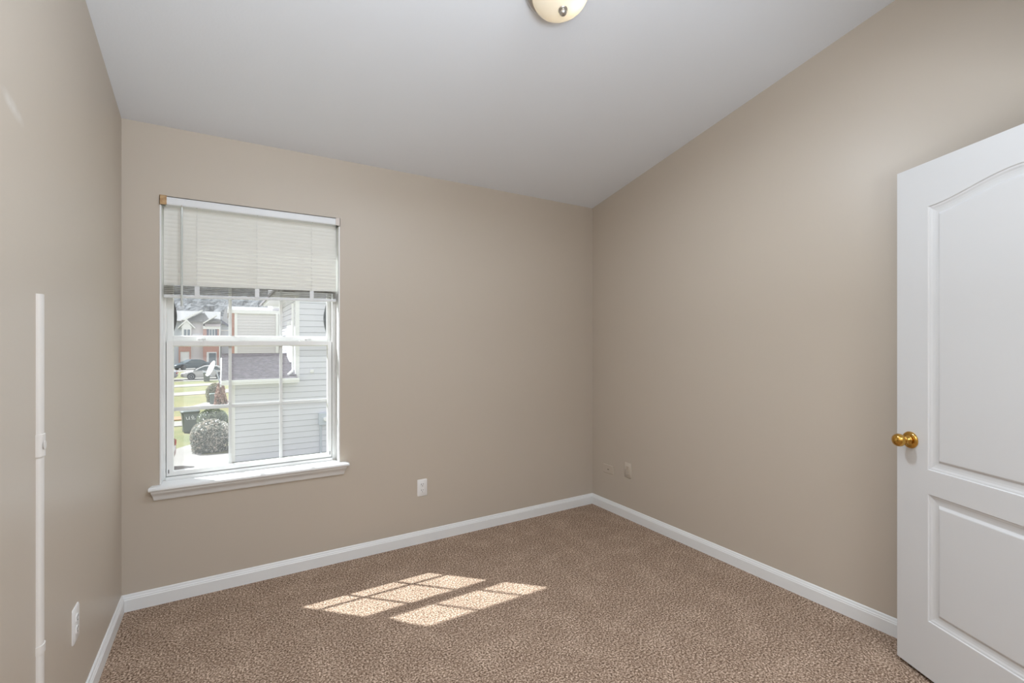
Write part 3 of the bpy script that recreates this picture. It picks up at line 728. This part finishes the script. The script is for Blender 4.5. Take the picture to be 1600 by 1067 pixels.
shrub('clipped_hedge', 'rounded silvery clipped hedge at the edge of the concrete driveway', -.49, 21.05, .60, .66, 1.13, M['leaf_a'], 7000, .08, 1, .8)
shrub('clipped_hedge', 'dark green clipped hedge behind the rounded silvery hedge', -.47, 23.55, .55, .6, 1.28, M['leaf_b'], 6500, .07, 2, .5)
shrub('round_shrub', 'olive green round shrub behind the small grey green bin', -.62, 37.6, .5, .5, 1.25, M['leaf_c'], 2600, .10, 3, .2)
shrub('russet_shrub', 'reddish brown leafy shrub beside the small grey green bin', -.27, 35.2, .37, .36, 1.5, M['leaf_d'], 2400, .13, 5, 0, cone=True)

# ---- wheeled bins
def bin_(name, label, x, y, rz, w, d, h, m, mark=None):
    root = empty(name, (x, y, GZ), rz, label=label, cat='wheeled bin')
    b = MB(); rings = []
    for z, k in ((.06, .78), (.25, .82), (h * .86, .97), (h * .86, 1.04), (h * .93, 1.05)):
        a, c = w / 2 * k, d / 2 * k; e = .05
        rings.append([(-a + e, -c, z), (a - e, -c, z), (a, -c + e, z), (a, c - e, z), (a - e, c, z), (-a + e, c, z), (-a, c - e, z), (-a, -c + e, z)])
    b.loft(rings).build('body', m, root)
    l = MB(); rings = []
    for z, k in ((h * .93, 1.08), (h * .955, 1.09), (h * .985, .95), (h, .6)):
        a, c = w / 2 * k, d / 2 * k; e = .06
        rings.append([(-a + e, -c, z), (a - e, -c, z), (a, -c + e, z), (a, c - e, z), (a - e, c, z), (-a + e, c, z), (-a, c - e, z), (-a, -c + e, z)])
    l.loft(rings).build('lid', m, root)
    MB().tube([(-w * .38, d * .52, h * .90), (-w * .38, d * .64, h * .93), (w * .38, d * .64, h * .93), (w * .38, d * .52, h * .90)], .016, 8).build('handle', m, root)
    for s_ in (-1, 1): MB().lathe([(.05, -.03), (.13, -.03), (.14, -.01), (.14, .01), (.13, .03), (.05, .03)], (s_ * w * .34, d * .44, .14), (1, 0, 0), n=20).build('wheel', M['tyre'], root, smooth=40)
    if mark == 'scrawl':
        yy = -d / 2 * .975
        f = lambda L: [(-.17 + a * .34, yy + .00, h * .60 + c * .17) for a, c in L]
        t = MB(); t.tube(f([(0, .8), (.05, .2), (.18, .05), (.30, .3), (.33, .9), (.34, .2), (.42, .05)]), .014, 6)
        t.tube(f([(.55, .55), (.68, 1.0), (.82, .75), (.70, .35), (.58, .05), (.75, .12), (1.0, .1)]), .014, 6)
        t.tube(f([(.55, .45), (.9, .5)]), .012, 6)
        t.build('painted_mark', M['white'], root, label if False else None) if False else t.build('painted_mark', M['white'], root)
    if mark == 'label':
        MB().box(-.13, .15, -d / 2 * .985 - .01, -d / 2 * .94, h * .62, h * .84).build('sticker', M['white'], root)['label'] = 'white sticker'
    return root
bin_('wheeled_bin', 'large dark green bin with a white scrawl beside the clipped hedges', -1.375, 25.75, R(8), .66, .74, 1.0, M['bin'], 'scrawl')
bin_('wheeled_bin', 'small grey green bin in front of the round olive shrub', -.72, 36.35, R(0), .36, .40, .72, M['bin2'])
bin_('wheeled_bin', 'distant green bin with a white sticker on the grass by the pale sedan', -1.64, 57.2, R(0), .60, .64, .99, M['bin'], 'label')

# ---- cars (local x points to the front)
def car(name, label, paint, loc, rz, kind='sedan', L=4.7, W=1.8):
    root = empty(name, loc, rz, label=label, cat='car'); hx = L / 2; hw = W / 2; van = kind == 'van'
    up = .32 if van else 0
    st = [(-hx, .80, .40, .62, .86), (-hx + .12, .91, .30, .60, .97), (-hx + .7, .98, .20, .60, 1.01), (-.9, 1, .19, .60, .97), (.3, 1, .19, .60, .95), (.95, .995, .19, .60, .94),
          (hx - .85, .97, .20, .60, .88), (hx - .28, .90, .26, .56, .76), (hx, .72, .36, .50, .62)]
    rings = []
    for x, w, z0, zm, z1 in st:
        w *= hw; z1 += up * .5; zm += up * .3; rings.append([(x, -w * .9, z0), (x, -w, zm * .8), (x, -w, zm), (x, -w * .965, z1 - .06), (x, -w * .86, z1), (x, 0, z1 + .035), (x, w * .86, z1), (x, w * .965, z1 - .06), (x, w, zm), (x, w, zm * .8), (x, w * .9, z0)])
    MB().loft(rings).build('body', paint, root, smooth=35)
    zb = .94 + up * .5; zr = 1.45 + up
    cab = [(-1.85, zb), (-1.45 if not van else -1.8, zb + (zr - zb) * .62), (-.95 if not van else -1.6, zr - .04), (-.35, zr), (.15, zr - .02), (.52, zb + (zr - zb) * .66), (1.18, zb)]
    def hwz(z): return hw * (.91 - .22 * (z - zb) / (zr - zb))
    rings = [[(x, -hwz(z), z), (x, -hwz(z) * .5, z + .02 * (z > zb + .1)), (x, hwz(z) * .5, z + .02 * (z > zb + .1)), (x, hwz(z), z)] for x, z in cab]
    mb = MB(); mb.loft(rings, cap=False, closed=False)
    for s_ in (0, 3): mb.add([r[s_] for r in rings], [tuple(range(len(rings)))])
    cb = mb.build('cabin', paint, root, smooth=25)
    def pane(poly, name):
        for s_ in (-1, 1):
            vs = [(x, s_ * (hwz(z) + .006), z) for x, z in poly]; MB().add(vs, [tuple(range(len(vs)))]).build(name, M['cglass'], cb)
    f = lambda t: zb + (zr - zb) * t
    pane([(-1.40, f(.10)), (-.48, f(.06)), (-.48, f(.88)), (-.95 if not van else -1.4, f(.84))], 'side_window')
    pane([(-.38, f(.06)), (.92, f(.06)), (.46, f(.60)), (.12, f(.88)), (-.38, f(.90))], 'side_window')
    for (xa, za), (xb, zb2), off in (((.50, f(.64)), (1.12, f(.06)), .012), ((.18, f(.93)), (.50, f(.66)), .012)):
        MB().add([(xa + off, -hwz(za) * .88, za + off), (xa + off, hwz(za) * .88, za + off), (xb + off, hwz(zb2) * .88, zb2 + off), (xb + off, -hwz(zb2) * .88, zb2 + off)], [(0, 1, 2, 3)]).build('windscreen', M['cglass'], cb)
    xa = -1.45 if not van else -1.8
    MB().add([(-1.82, -hwz(zb) * .85, f(.06) + .01), (-1.82, hwz(zb) * .85, f(.06) + .01), (xa - .01, hwz(f(.6)) * .85, f(.6) + .02), (xa - .01, -hwz(f(.6)) * .85, f(.6) + .02)], [(0, 1, 2, 3)]).build('rear_window', M['cglass'], cb)
    for x in (-hx + 1.02, hx - .93):
        for s_ in (-1, 1):
            MB().lathe([(.0, 0), (.385, 0), (.385, .01), (.0, .01)], (x, s_ * (hw + .001), .37), (0, s_, 0), n=28).build('wheel_arch', M['tyre'], root)
            wl = MB().lathe([(.20, -.20), (.315, -.20), (.335, -.16), (.335, -.02), (.315, .015), (.20, .018)], (x, s_ * (hw), .335), (0, s_, 0), n=32).build('wheel', M['tyre'], root, smooth=40)
            rm = MB().lathe([(.0, .010), (.05, .022), (.06, .014), (.18, .006), (.205, .024), (.215, .018)], (x, s_ * hw, .335), (0, s_, 0), n=32, cap=False).build('rim', M['rim'], wl, smooth=30)
    for s_ in (-1, 1):
        MB().bevbox(hx - .22, hx - .02, s_ * hw * .62 - .14, s_ * hw * .62 + .14, .60 + up * .4, .72 + up * .4, .03).build('headlight', M['lamp'], root)
        MB().bevbox(-hx - .015, -hx + .12, s_ * hw * .66 - .16, s_ * hw * .66 + .16, .68 + up * .4, .86 + up * .4, .03).build('tail_light', M['tail'], root)
        MB().bevbox(.78, .92, s_ * (hw + .07) - .08, s_ * (hw + .07) + .08, zb + .03, zb + .17, .03).build('mirror', paint, cb)
    MB().box(-hx - .02, -hx + .05, -.26, .26, .62, .74).build('number_plate', M['white'], root)
    return root
GC = GZ + .03
car('sedan_car', 'pale champagne sedan parked beyond the distant green bin', M['pwhite'], (-1.78, 61.0, GC), R(180), L=4.5)
car('sedan_car', 'dark blue grey sedan parked in front of the far houses', M['pdark'], (-4.35, 83.2, GC + .0), R(180 + 30))
car('van_car', 'white people carrier partly hidden behind the mauve shingled roof', M['pvan'], (.55, 66.5, GZ), R(180), 'van', L=4.6)
car('parked_car', 'grey car cut off by the left window frame beside the pale sedan', M['pgrey'], (-6.60, 60.6, GC), R(180), L=4.6)
car('parked_car', 'dark red car rear cut off by the left window frame on near driveway', M['pred'], (-3.69, 18.22, GC), R(180), L=4.6)
